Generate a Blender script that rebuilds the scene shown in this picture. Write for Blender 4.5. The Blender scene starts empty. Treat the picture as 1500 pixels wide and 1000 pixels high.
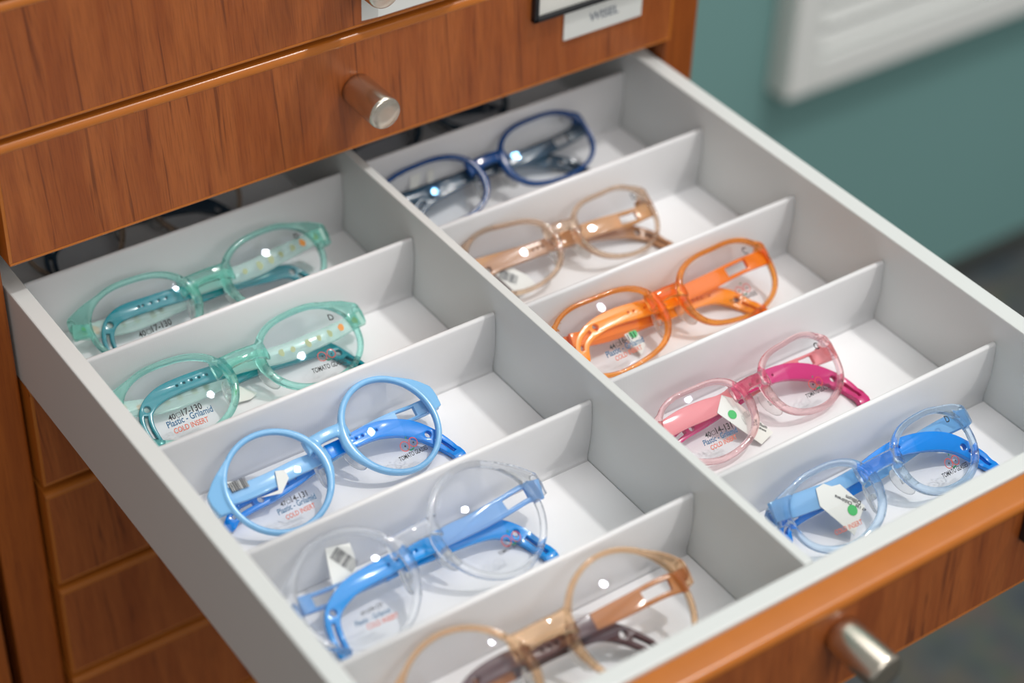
import bpy, bmesh, math, random
from mathutils import Vector, Matrix
random.seed(7)
S = bpy.context.scene
COL = S.collection
PI = math.pi

# ------------------------------------------------------------------ camera
cam_d = bpy.data.cameras.new('camera')
cam = bpy.data.objects.new('camera', cam_d)
COL.objects.link(cam)
yaw, pitch, roll = 0.63778, 0.67563, 0.04066
fw = Vector((math.sin(yaw)*math.cos(pitch), math.cos(yaw)*math.cos(pitch), -math.sin(pitch)))
rt = Vector((math.cos(yaw), -math.sin(yaw), 0)); up = rt.cross(fw)
rt2 = rt*math.cos(roll)+up*math.sin(roll); up2 = -rt*math.sin(roll)+up*math.cos(roll)
M = Matrix((rt2, up2, -fw)).transposed().to_4x4()
M.translation = Vector((-0.22866, -0.88052, 0.52212))
cam.matrix_world = M
cam_d.sensor_width = 36.0
cam_d.lens = 71.07
cam_d.clip_start = 0.02
cam_d.dof.use_dof = True
cam_d.dof.focus_distance = 0.845
cam_d.dof.aperture_fstop = 4.5
S.camera = cam

# ------------------------------------------------------------------ light
W = bpy.data.worlds.new('room_light'); S.world = W; W.use_nodes = True
W.node_tree.nodes['Background'].inputs['Color'].default_value = (1.0, 0.985, 0.96, 1)
W.node_tree.nodes['Background'].inputs['Strength'].default_value = 0.31

def spot(name, loc, power, radius, target=(0.18, -0.35, 0), col=(1, 0.97, 0.93), size=1.6):
    d = bpy.data.lights.new(name, 'SPOT'); d.energy = power; d.shadow_soft_size = radius
    d.spot_size = size; d.spot_blend = 0.6; d.color = col
    o = bpy.data.objects.new(name, d); COL.objects.link(o); o.location = loc
    o.rotation_euler = (Vector(target)-Vector(loc)).to_track_quat('-Z', 'Y').to_euler()
    return o
def area(name, loc, power, sx, sy, target=(0.18, -0.35, 0), col=(1, 0.98, 0.95)):
    d = bpy.data.lights.new(name, 'AREA'); d.energy = power; d.shape = 'RECTANGLE'; d.size = sx; d.size_y = sy; d.color = col
    o = bpy.data.objects.new(name, d); COL.objects.link(o); o.location = loc
    o.rotation_euler = (Vector(target)-Vector(loc)).to_track_quat('-Z', 'Y').to_euler()
    return o
spot('ceiling_spot', (0.18+0.80, -0.35-0.42, 1.85), 58, 0.06)
area('front_fill_light', (-0.1, -2.4, 1.4), 14, 1.4, 0.9)  # unseen fill added on the camera side to brighten the wood fronts, no window
area('ceiling_panel_wide', (0.9, -0.7, 2.2), 28, 2.4, 2.4, target=(0.9, -0.7, 0))
S.view_settings.view_transform = 'Standard'
S.view_settings.look = 'None'
S.view_settings.gamma = 1.0
S.view_settings.use_curve_mapping = False
S.view_settings.exposure = 0.12

# ------------------------------------------------------------------ materials
def lin(c):
    return tuple(((v/255)/12.92 if v/255 <= 0.04045 else ((v/255+0.055)/1.055)**2.4) for v in c)+(1,)
def newmat(name):
    m = bpy.data.materials.new(name); m.use_nodes = True
    nt = m.node_tree
    return m, nt, nt.nodes['Principled BSDF'], nt.nodes['Material Output']
def N(nt, t, **kw):
    n = nt.nodes.new(t)
    for k, v in kw.items():
        if k in n.inputs: n.inputs[k].default_value = v
        else: setattr(n, k, v)
    return n
def L(nt, a, b): nt.links.new(a, b)
def bump(nt, b, height, strength=0.2, dist=0.001):
    n = N(nt, 'ShaderNodeBump', Strength=strength, Distance=dist)
    L(nt, height, n.inputs['Height']); L(nt, n.outputs['Normal'], b.inputs['Normal'])
def plain(name, col, rough=0.5, metal=0.0, spec=0.5, noise=0.0, nscale=60, bstr=0.0):
    m, nt, b, o = newmat(name)
    b.inputs['Roughness'].default_value = rough; b.inputs['Metallic'].default_value = metal
    b.inputs['Specular IOR Level'].default_value = spec
    tc = N(nt, 'ShaderNodeTexCoord'); nz = N(nt, 'ShaderNodeTexNoise', Scale=nscale, Detail=4.0)
    L(nt, tc.outputs['Object'], nz.inputs['Vector'])
    mx = N(nt, 'ShaderNodeMix', data_type='RGBA')
    mx.inputs[6].default_value = col; mx.inputs[7].default_value = tuple(c*(1-noise) for c in col[:3])+(1,)
    L(nt, nz.outputs['Fac'], mx.inputs[0]); L(nt, mx.outputs[2], b.inputs['Base Color'])
    if bstr: bump(nt, b, nz.outputs['Fac'], bstr, 0.0005)
    return m

def wood(name, light, dark, streak, rough=0.36, slant=0.06, seed=0.0):
    """vertical veneer: fine fibres, broad bands, thin dark streaks"""
    m, nt, b, o = newmat(name)
    tc = N(nt, 'ShaderNodeTexCoord')
    mp = N(nt, 'ShaderNodeMapping'); mp.inputs['Rotation'].default_value = (0, slant, 0)
    mp.inputs['Location'].default_value = (seed, seed*0.7, seed*1.3)
    L(nt, tc.outputs['Object'], mp.inputs['Vector'])
    def nz(sx, sz, detail, dist=0.0):
        v = N(nt, 'ShaderNodeVectorMath', operation='MULTIPLY'); v.inputs[1].default_value = (sx, sx*0.3, sz)
        L(nt, mp.outputs['Vector'], v.inputs[0])
        n = N(nt, 'ShaderNodeTexNoise', Scale=1.0, Detail=detail, Roughness=0.6, Distortion=dist)
        L(nt, v.outputs[0], n.inputs['Vector']); return n.outputs['Fac']
    fine = nz(1500, 55, 4); band = nz(90, 6, 3, 0.8); stre = nz(300, 11, 3, 0.8)
    def ramp(inp, a, b_, c0=0.0, c1=1.0):
        r = N(nt, 'ShaderNodeMapRange'); r.inputs[1].default_value = a; r.inputs[2].default_value = b_
        r.inputs[3].default_value = c0; r.inputs[4].default_value = c1
        L(nt, inp, r.inputs[0]); return r.outputs[0]
    def mix(fac, A, B):
        x = N(nt, 'ShaderNodeMix', data_type='RGBA')
        if isinstance(A, tuple): x.inputs[6].default_value = A
        else: L(nt, A, x.inputs[6])
        if isinstance(B, tuple): x.inputs[7].default_value = B
        else: L(nt, B, x.inputs[7])
        L(nt, fac, x.inputs[0]); return x.outputs[2]
    c = mix(ramp(band, 0.35, 0.65), light, dark)
    c = mix(ramp(fine, 0.45, 0.75, 0, 0.5), c, streak)
    c = mix(ramp(stre, 0.59, 0.66, 0, 0.62), c, streak)
    L(nt, c, b.inputs['Base Color'])
    b.inputs['Roughness'].default_value = rough
    b.inputs['Specular IOR Level'].default_value = 0.45
    bump(nt, b, fine, 0.12, 0.0004)
    return m

WOOD = wood('cherry_veneer', lin((176, 98, 46)), lin((152, 78, 33)), lin((92, 42, 18)))
WOOD2 = wood('cherry_veneer_stile', lin((168, 90, 32)), lin((150, 76, 26)), lin((118, 56, 20)), slant=0.0, seed=3.1)
EDGE = plain('golden_edge_band', lin((190, 110, 40)), 0.24, noise=0.15, nscale=90)
CARC = plain('dark_carcass', lin((60, 30, 14)), 0.6)
WHITE = plain('white_melamine', lin((214, 217, 216)), 0.42, noise=0.03, nscale=40)
GREYW = plain('drawer_side_paint', lin((206, 207, 202)), 0.5, noise=0.03, nscale=40)
STEEL = plain('brushed_nickel', lin((222, 214, 200)), 0.27, metal=1.0, noise=0.1, nscale=300)
BLACKP = plain('black_plastic', (0.01, 0.011, 0.014, 1), 0.35)
CARD = plain('white_card', lin((232, 232, 226)), 0.6)
PLATE = plain('white_plate', lin((226, 229, 226)), 0.35)
INK = plain('black_ink', (0.015, 0.015, 0.02, 1), 0.6)
GREYINK = plain('grey_ink', lin((120, 128, 140)), 0.6)
BLUEINK = plain('blue_ink', lin((40, 100, 140)), 0.6)
REDINK = plain('red_ink', lin((215, 110, 85)), 0.6)
LOGORED = plain('logo_red', lin((205, 70, 60)), 0.6)
LOGOGRN = plain('logo_green', lin((20, 120, 90)), 0.6)
GREEN = plain('green_sticker', lin((70, 190, 105)), 0.5)
TEAL = plain('teal_wall_paint', lin((128, 174, 172)), 0.7, noise=0.08, nscale=3)

def fabric():
    m, nt, b, o = newmat('white_woven_liner')
    b.inputs['Base Color'].default_value = lin((238, 238, 240))
    b.inputs['Roughness'].default_value = 0.36
    b.inputs['Specular IOR Level'].default_value = 0.6
    tc = N(nt, 'ShaderNodeTexCoord')
    w1 = N(nt, 'ShaderNodeTexWave', Scale=650.0, Distortion=0.3); w1.bands_direction = 'X'
    w2 = N(nt, 'ShaderNodeTexWave', Scale=650.0, Distortion=0.3); w2.bands_direction = 'Z'
    w3 = N(nt, 'ShaderNodeTexWave', Scale=650.0, Distortion=0.3); w3.bands_direction = 'Y'
    for w in (w1, w2, w3): L(nt, tc.outputs['Object'], w.inputs['Vector'])
    a = N(nt, 'ShaderNodeMath', operation='ADD'); L(nt, w1.outputs['Fac'], a.inputs[0]); L(nt, w2.outputs['Fac'], a.inputs[1])
    c = N(nt, 'ShaderNodeMath', operation='ADD'); L(nt, a.outputs[0], c.inputs[0]); L(nt, w3.outputs['Fac'], c.inputs[1])
    bump(nt, b, c.outputs[0], 0.12, 0.0002)
    return m
LINER = fabric()

def carpet():
    m, nt, b, o = newmat('mottled_carpet')
    tc = N(nt, 'ShaderNodeTexCoord')
    v = N(nt, 'ShaderNodeTexVoronoi', Scale=55.0); L(nt, tc.outputs['Object'], v.inputs['Vector'])
    n = N(nt, 'ShaderNodeTexNoise', Scale=14.0, Detail=3.0); L(nt, tc.outputs['Object'], n.inputs['Vector'])
    r = N(nt, 'ShaderNodeValToRGB')
    e = r.color_ramp.elements; e[0].position = 0.3; e[0].color = lin((66, 74, 84)); e[1].position = 0.7; e[1].color = lin((112, 96, 84))
    x = e.new(0.5); x.color = lin((86, 90, 88))
    L(nt, n.outputs['Fac'], r.inputs['Fac'])
    mx = N(nt, 'ShaderNodeMix', data_type='RGBA', blend_type='MULTIPLY'); mx.inputs[0].default_value = 0.16
    L(nt, r.outputs['Color'], mx.inputs[6]); L(nt, v.outputs['Color'], mx.inputs[7])
    L(nt, mx.outputs[2], b.inputs['Base Color']); b.inputs['Roughness'].default_value = 0.95
    bump(nt, b, v.outputs['Distance'], 0.6, 0.004)
    return m
CARPET = carpet()

def clear_plastic(name, col, glass=0.55, body=0.12, rough=0.03, tint=None):
    """tinted acetate: refraction + tinted see-through + a little milky body"""
    m, nt, b, o = newmat(name)
    b.inputs['Base Color'].default_value = col
    b.inputs['Transmission Weight'].default_value = 1.0
    b.inputs['Roughness'].default_value = rough
    b.inputs['IOR'].default_value = 1.49
    tr = N(nt, 'ShaderNodeBsdfTransparent', Color=tint or col)
    m1 = N(nt, 'ShaderNodeMixShader', Fac=1-glass)
    L(nt, b.outputs[0], m1.inputs[1]); L(nt, tr.outputs[0], m1.inputs[2])
    p2 = N(nt, 'ShaderNodeBsdfPrincipled'); p2.inputs['Base Color'].default_value = col
    p2.inputs['Roughness'].default_value = 0.12
    m2 = N(nt, 'ShaderNodeMixShader', Fac=body)
    L(nt, m1.outputs[0], m2.inputs[1]); L(nt, p2.outputs[0], m2.inputs[2])
    L(nt, m2.outputs[0], o.inputs['Surface'])
    return m
def solid_plastic(name, col, rough=0.22):
    m, nt, b, o = newmat(name)
    b.inputs['Base Color'].default_value = col; b.inputs['Roughness'].default_value = rough
    b.inputs['Coat Weight'].default_value = 0.2; b.inputs['Coat Roughness'].default_value = 0.08
    tc = N(nt, 'ShaderNodeTexCoord'); nz = N(nt, 'ShaderNodeTexNoise', Scale=900.0); L(nt, tc.outputs['Object'], nz.inputs['Vector'])
    bump(nt, b, nz.outputs['Fac'], 0.03, 0.0001)
    return m
def lens_mat(name, coat=(0.75, 0.82, 1, 1)):
    m, nt, b, o = newmat(name)
    nt.nodes.remove(b)
    tr = N(nt, 'ShaderNodeBsdfTransparent', Color=(0.975, 0.98, 0.985, 1))
    gl = N(nt, 'ShaderNodeBsdfGlossy', Color=coat, Roughness=0.008)
    lw = N(nt, 'ShaderNodeLayerWeight', Blend=0.5)
    pw = N(nt, 'ShaderNodeMath', operation='POWER'); pw.inputs[1].default_value = 5.0; L(nt, lw.outputs['Facing'], pw.inputs[0])
    fr = N(nt, 'ShaderNodeMapRange'); fr.inputs[3].default_value = 0.012; fr.inputs[4].default_value = 0.9; L(nt, pw.outputs[0], fr.inputs[0])
    mx = N(nt, 'ShaderNodeMixShader')
    L(nt, fr.outputs[0], mx.inputs[0]); L(nt, tr.outputs[0], mx.inputs[1]); L(nt, gl.outputs[0], mx.inputs[2])
    L(nt, mx.outputs[0], o.inputs['Surface'])
    return m
LENS = lens_mat('coated_demo_lens')
LENSB = lens_mat('blue_coated_demo_lens', (0.25, 0.6, 1, 1))
PAD = clear_plastic('clear_silicone', (0.95, 0.95, 0.94, 1), 0.7, 0.12, 0.12)

# ------------------------------------------------------------------ mesh helpers
def obj(name, bm, mat, parent=None, smooth=False, label=None, kind=None):
    me = bpy.data.meshes.new(name); bm.to_mesh(me); bm.free()
    for p in me.polygons: p.use_smooth = smooth
    if mat: me.materials.append(mat)
    o = bpy.data.objects.new(name, me); COL.objects.link(o)
    if parent: o.parent = parent
    if label: o['label'] = label
    if kind: o['kind'] = kind
    return o
def thing(name, label, cat, loc=(0, 0, 0), group=None, mat=None):
    o = bpy.data.objects.new(name, None); COL.objects.link(o); o.empty_display_size = 0.02
    if mat is not None: o.matrix_world = mat
    else: o.location = loc
    o['label'] = label; o['category'] = cat
    if group: o['group'] = group
    return o
def add_box(bm, x0, x1, y0, y1, z0, z1, bev=0.0, seg=2):
    vs = [bm.verts.new((x, y, z)) for x in (x0, x1) for y in (y0, y1) for z in (z0, z1)]
    q = [(0, 1, 3, 2), (4, 6, 7, 5), (0, 4, 5, 1), (2, 3, 7, 6), (0, 2, 6, 4), (1, 5, 7, 3)]
    fs = [bm.faces.new([vs[i] for i in f]) for f in q]
    if bev:
        es = list({e for f in fs for e in f.edges})
        bmesh.ops.bevel(bm, geom=es, offset=bev, segments=seg, affect='EDGES', profile=0.5)
def box(name, x0, x1, y0, y1, z0, z1, mat, parent=None, bev=0.0, **kw):
    bm = bmesh.new(); add_box(bm, x0, x1, y0, y1, z0, z1, bev)
    bmesh.ops.recalc_face_normals(bm, faces=bm.faces)
    return obj(name, bm, mat, parent, **kw)
def sweep(bm, pts, frames, close=False, nsec=10, expo=2.6):
    """pts: centres; frames: (A, B, a, b) section axes and half sizes"""
    rings = []
    for p, (A, B, a, b_) in zip(pts, frames):
        ring = []
        for k in range(nsec):
            t = 2*PI*(k+0.5)/nsec; c, s = math.cos(t), math.sin(t)
            cc = math.copysign(abs(c)**(2/expo), c)*a; ss = math.copysign(abs(s)**(2/expo), s)*b_
            ring.append(bm.verts.new(Vector(p)+A*cc+B*ss))
        rings.append(ring)
    n = len(rings)
    for i in range(n if close else n-1):
        r0, r1 = rings[i], rings[(i+1) % n]
        for k in range(nsec):
            bm.faces.new((r0[k], r0[(k+1) % nsec], r1[(k+1) % nsec], r1[k]))
    if not close:
        bm.faces.new(rings[0][::-1]); bm.faces.new(rings[-1])
def lathe(bm, prof, origin, axis, seg=40):
    """prof: (radius, height) pairs along axis"""
    axis = Vector(axis).normalized(); A = axis.orthogonal().normalized(); B = axis.cross(A)
    rings = []
    for r, h in prof:
        rings.append([bm.verts.new(Vector(origin)+axis*h+(A*math.cos(2*PI*k/seg)+B*math.sin(2*PI*k/seg))*max(r, 1e-5)) for k in range(seg)])
    for r0, r1 in zip(rings, rings[1:]):
        for k in range(seg): bm.faces.new((r0[k], r0[(k+1) % seg], r1[(k+1) % seg], r1[k]))
    bm.faces.new(rings[0][::-1]); bm.faces.new(rings[-1])
def fix(bm): bmesh.ops.recalc_face_normals(bm, faces=bm.faces)
DG = None
def bake(o):
    """apply the object's modifiers, keep one plain mesh"""
    dg = bpy.context.evaluated_depsgraph_get()
    me = bpy.data.meshes.new_from_object(o.evaluated_get(dg))
    old = o.data; o.modifiers.clear(); o.data = me
    return o
def text_mesh(body, height_dir=None):
    c = bpy.data.curves.new('lettering', 'FONT'); c.body = body; c.size = 1.0; c.offset = 0.018; c.resolution_u = 3
    o = bpy.data.objects.new('lettering', c); COL.objects.link(o)
    dg = bpy.context.evaluated_depsgraph_get()
    me = bpy.data.meshes.new_from_object(o.evaluated_get(dg))
    bpy.data.objects.remove(o); bpy.data.curves.remove(c)
    xs = [v.co.x for v in me.vertices]; w = (max(xs)-min(xs)) if xs else 1
    verts = [((v.co.x-min(xs))/w, v.co.y/w) for v in me.vertices]
    faces = [tuple(p.vertices) for p in me.polygons]
    bpy.data.meshes.remove(me)
    return verts, faces
def put_text(bm, body, mapf, width, x0, y0, ang=0.0, stretch=1.0):
    vs, fs = text_mesh(body)
    ca, sa = math.cos(ang), math.sin(ang)
    out = []
    for x, y in vs:
        x *= width; y *= width*stretch
        out.append(bm.verts.new(mapf(x0+x*ca-y*sa, y0+x*sa+y*ca)))
    for f in fs:
        try: bm.faces.new([out[i] for i in f])
        except ValueError: pass

# ------------------------------------------------------------------ setting
box('wall_back', -1.2, 4.2, 0.25, 0.33, -0.77, 1.6, TEAL, kind='structure', label='teal painted wall behind the cabinet')
box('floor', -1.6, 4.2, -2.6, 0.25, -0.80, -0.77, CARPET, kind='structure', label='dark mottled grey and brown carpet')
box('baseboard_back', 0.40, 4.2, 0.242, 0.25, -0.77, -0.745, plain('dark_baseboard', lin((70, 74, 72)), 0.6), kind='structure', label='low dark skirting along the teal wall')

# wall grille
# warm light wood inside of the carcass
gr = thing('wall_grille', 'white slatted grille mounted on the teal wall, blurred at upper right', 'grille', (1.3, 0.25, -0.45))
def in_gr(o): o.parent = gr; o.matrix_parent_inverse = Matrix.Translation(Vector((-1.3, -0.25, 0.45))); return o
gz0, gz1, gx0, gx1 = -0.433, 0.02, 0.882, 1.85
bm = bmesh.new()
add_box(bm, gx0, gx0+0.035, 0.222, 0.25, gz0, gz1, 0.003); add_box(bm, gx1-0.035, gx1, 0.222, 0.25, gz0, gz1, 0.003)
add_box(bm, gx0+0.035, gx1-0.035, 0.222, 0.25, gz0, gz0+0.035, 0.003); add_box(bm, gx0+0.035, gx1-0.035, 0.222, 0.25, gz1-0.035, gz1, 0.003)
add_box(bm, gx0+0.03, gx1-0.03, 0.244, 0.25, gz0+0.03, gz1-0.03)
GRM = plain('white_grille_enamel', lin((244, 248, 246)), 0.45)
fix(bm); in_gr(obj('grille_frame', bm, GRM))
proto = None
k = 0; z = gz0+0.047
while z < gz1-0.045:
    if proto is None:
        bm = bmesh.new(); add_box(bm, -(gx1-gx0)/2+0.036, (gx1-gx0)/2-0.036, -0.008, 0.008, -0.0085, 0.0085, 0.002)
        fix(bm); proto = obj('slat', bm, GRM); o = proto
    else:
        o = proto.copy(); COL.objects.link(o)
    o.rotation_euler = (math.radians(-20), 0, 0)
    o.location = ((gx0+gx1)/2, 0.232, z); in_gr(o); z += 0.0235

# ------------------------------------------------------------------ cabinet
YF, YS = -0.222, -0.214
cab = thing('drawer_cabinet', 'cherry wood drawer cabinet with nickel knobs and one drawer pulled out', 'cabinet')
bm = bmesh.new()
add_box(bm, -0.0235, 0.3725, 0.215, 0.235, -0.77, 0.22)
add_box(bm, -0.0225, -0.006, -0.205, 0.215, -0.77, 0.22); add_box(bm, 0.355, 0.3715, -0.205, 0.215, -0.77, 0.22)
fix(bm); obj('carcass', bm, WOOD2, cab)
for i, (x0, x1) in enumerate(((-0.0225, -0.0012), (0.3532, 0.3725))):
    box('stile', x0, x1, YS, -0.205, -0.77, 0.22, WOOD2, cab, bev=0.0012)
def knob(parent, x, z, y):
    bm = bmesh.new()
    lathe(bm, [(0.0068, 0), (0.0076, 0.0006), (0.0078, 0.004), (0.0078, 0.0232), (0.0074, 0.0246), (0.0066, 0.0252), (0.002, 0.0254), (0.0002, 0.0254)], (x, y, z), (0, -1, 0), 48)
    fix(bm); o = obj('knob', bm, STEEL, parent, smooth=True, label='brushed nickel cylindrical knob')
    return o
def front(z0, z1, yf, parent, name='drawer', label=None, x0=0.0, x1=0.349, th=0.018, mat=WOOD):
    """drawer front: veneer face between golden rounded edge bands"""
    bm = bmesh.new(); add_box(bm, x0+0.0015, x1-0.0015, yf, yf+th, z0+0.0015, z1-0.0022); fix(bm)
    f = obj(name, bm, mat, parent, label=label)
    for nm, a in (('top_edge', z1-0.0022), ('bottom_edge', z0)):
        bm = bmesh.new()
        if nm == 'top_edge':     # rounded nose
            pr = [(yf+th, a), (yf+th, z1), (yf+0.0026, z1)]+[(yf+0.0026-0.0028*math.sin(PI/2*k/5), z1-0.0030+0.0030*math.cos(PI/2*k/5)) for k in range(1, 6)]+[(yf-0.0002, z1-0.0036), (yf+0.0001, a-0.0020), (yf+0.0010, a-0.0020), (yf+0.0010, a)]
            A_ = [bm.verts.new((x0, y, z)) for y, z in pr]; B_ = [bm.verts.new((x1, y, z)) for y, z in pr]
            for k in range(len(pr)): bm.faces.new((A_[k], A_[(k+1) % len(pr)], B_[(k+1) % len(pr)], B_[k]))
            bm.faces.new(A_[::-1]); bm.faces.new(B_)
        else: add_box(bm, x0, x1, yf-0.0001, yf+th, a, a+0.0015, 0.0005, 2)
        bmesh.ops.triangulate(bm, faces=[f_ for f_ in bm.faces if len(f_.verts) > 4]); fix(bm)
        eb = obj('edge_band', bm, EDGE, f, smooth=(nm == 'top_edge'))
        if nm == 'top_edge': eb.modifiers.new('crease', 'EDGE_SPLIT').split_angle = 0.6
    for a in (x0, x1-0.0015):
        bm = bmesh.new(); add_box(bm, a, a+0.0015, yf+0.0001, yf+th, z0+0.0015, z1-0.0022); fix(bm)
        obj('edge_band', bm, EDGE, f)
    return f
zs = [(0.1395, 0.199), (0.0785, 0.137), (0.0172, 0.0755), (-0.1065, -0.0490), (-0.1690, -0.1110), (-0.2310, -0.1730), (-0.2930, -0.2350), (-0.355, -0.297), (-0.417, -0.359), (-0.479, -0.421), (-0.541, -0.483), (-0.603, -0.545), (-0.665, -0.607), (-0.727, -0.669)]
labs = ['topmost drawer front, mostly above the picture', 'drawer front with a knob over a white plate', 'closed drawer front just above the open drawer, with a full knob']+[None]*11
fronts = []
for i, (a, b_) in enumerate(zs):
    f = front(a, b_, YF, cab, label=labs[i]); fronts.append(f)
    knob(f, 0.168, (a+b_)/2+(0.002 if i == 2 else 0), YF)
    bm = bmesh.new(); add_box(bm, 0.001, 0.351, YF+0.019, 0.20, a+0.006, b_-0.008, 0.0007); fix(bm)
    obj('drawer_box', bm, WHITE, f)
# bevelled plate behind the upper knob
def plate(x0, x1, z0, z1, y, d, ins, mat, parent, name):
    bm = bmesh.new()
    o_ = [bm.verts.new((x, y, z)) for x, z in ((x0, z0), (x1, z0), (x1, z1), (x0, z1))]
    i_ = [bm.verts.new((x, y-d, z)) for x, z in ((x0+ins, z0+ins*0.35), (x1-ins, z0+ins*0.35), (x1-ins, z1-ins*0.35), (x0+ins, z1-ins*0.35))]
    for k in range(4): bm.faces.new((o_[k], o_[(k+1) % 4], i_[(k+1) % 4], i_[k]))
    bm.faces.new(i_); bm.faces.new(o_[::-1]); fix(bm)
    return obj(name, bm, mat, parent)
plate(0.1715, 0.2250, 0.0812, 0.104, YF, 0.004, 0.006, PLATE, fronts[1], 'name_plate')
# black card frame and white label on the lower of the two
def shp(x0, z0, x1, z1, y0, y1, name, mat, parent, bev=0.0008, **kw):
    return box(name, x0, x1, y0, y1, z0, z1, mat, parent, bev=bev, **kw)
bm = bmesh.new()
zc = 0.0535
for a in ((0.2625, 0.2650, zc, 0.0735), (0.2625, 0.330, zc, zc+0.0022), (0.3275, 0.330, zc, 0.0735), (0.2625, 0.330, 0.0715, 0.0735)):
    add_box(bm, a[0], a[1], YF-0.0035, YF-0.0001, a[2], a[3], 0.0004)
fix(bm); obj('card_frame', bm, BLACKP, fronts[2], label='black card holder frame')
shp(0.2650, zc+0.0022, 0.3275, 0.0715, YF-0.0012, YF-0.0002, 'card', CARD, fronts[2], 0.0001)
lab = shp(0.2815, 0.0375, 0.3280, 0.0533, YF-0.0012, YF-0.0002, 'paper_label', PLATE, fronts[2], 0.0004)
bm = bmesh.new(); put_text(bm, 'WISEL', lambda x, z: Vector((x, YF-0.0014, z)), 0.0175, 0.296, 0.0438, 0.0)
obj('label_text', bm, GREYINK, fronts[2])

# neighbouring cabinet beyond the dark gap
cab2 = thing('drawer_cabinet', 'second cherry wood cabinet, a sliver beyond the dark gap at the lower left', 'cabinet', (-0.2, 0, -0.77))
def in_c2(o): o.parent = cab2; o.matrix_parent_inverse = Matrix.Translation(Vector((0.2, 0, 0.77))); return o
in_c2(box('carcass', -0.40, -0.029, -0.205, 0.235, -0.77, 0.22, CARC))
in_c2(box('stile', -0.050, -0.0275, YS, -0.2052, -0.77, 0.22, WOOD2, bev=0.0012))
for a, b_ in zs[2:]:
    f = front(a, b_, YF, None, x0=-0.395, x1=-0.052); in_c2(f); knob(f, -0.224, (a+b_)/2, YF)

# ------------------------------------------------------------------ open drawer
YI, YO = -0.522, -0.530
Y1 = 0.10
ZF = -0.0457
bm = bmesh.new()
add_box(bm, 0.0, 0.008, YO, Y1, -0.050, 0.0, 0.0007)
add_box(bm, 0.3432, 0.352, YO, Y1, -0.050, 0.0, 0.0007)
add_box(bm, 0.0082, 0.3430, YO, YI, -0.050, 0.0, 0.0007)
add_box(bm, 0.0082, 0.3430, Y1-0.008, Y1, -0.050, 0.0, 0.0007)
add_box(bm, 0.0082, 0.3430, YI+0.0002, Y1-0.0082, -0.050, -0.0475)
fix(bm)
dr = obj('open_drawer', bm, WHITE, cab, label='pulled-out drawer with white sides holding ten rows of spectacles')
box('centre_wall', 0.1744, 0.1787, YI+0.0003, Y1-0.0085, -0.0474, 0.0, WHITE, dr, bev=0.0005)
of = front(-0.0505, -0.0015, -0.5425, cab, label='wooden front of the pulled-out drawer', th=0.0122)
knob(of, 0.176, -0.0180, -0.5425)
CF = box('card_frame', 0.2690, 0.335, -0.5465, -0.5426, -0.0205, -0.0060, BLACKP, of, bev=0.0006, label='black card holder frame')
box('card', 0.2715, 0.333, -0.5469, -0.5464, -0.0180, -0.0080, CARD, of)

# insert floors and curved dividers
for x0, x1 in ((0.0083, 0.1741), (0.1790, 0.3429)):
    box('liner_floor', x0, x1, YI+0.0004, Y1-0.0086, -0.0473, ZF, LINER, dr)
def divider(x0, x1, y):
    bm = bmesh.new(); n = 14; rows = []
    zt = -0.014
    prof = []
    for i in range(n+1):
        t = i/n
        yy = y+0.0012-0.0014*math.sin(PI*t)-0.0004+0.0012*t-0.0008-(0.0015*max(0, (t-0.86)/0.14)**2)
        prof.append((yy, zt-0.0005+(ZF-0.0002-zt)*t))
    front_ = prof; back = [(p[0]+0.0026+(0.003*max(0, (i/n-0.86)/0.14)**2), p[1]) for i, p in enumerate(prof)]
    top = [(y+0.0013+0.0013*math.cos(a), zt-0.0005+0.0013*math.sin(a)) for a in [PI*(1-k/7) for k in range(1, 7)]]
    loop = [p for p in front_[::-1]]+top+back
    A = [bm.verts.new((x0, p[0], p[1])) for p in loop]; B = [bm.verts.new((x1, p[0], p[1])) for p in loop]
    m = len(loop)
    for k in range(m): bm.faces.new((A[k], A[(k+1) % m], B[(k+1) % m], B[k]))
    bm.faces.new(A[::-1]); bm.faces.new(B); fix(bm)
    o = obj('divider', bm, LINER, dr, smooth=True)
    return o
for y in (-0.0640, -0.1310, -0.1977, -0.2592, -0.3243, -0.3940, -0.4602): divider(0.0084, 0.1738, y)
for y in (-0.0640, -0.1310, -0.1962, -0.2592, -0.3274, -0.3880, -0.4576): divider(0.1791, 0.3427, y)

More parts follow.
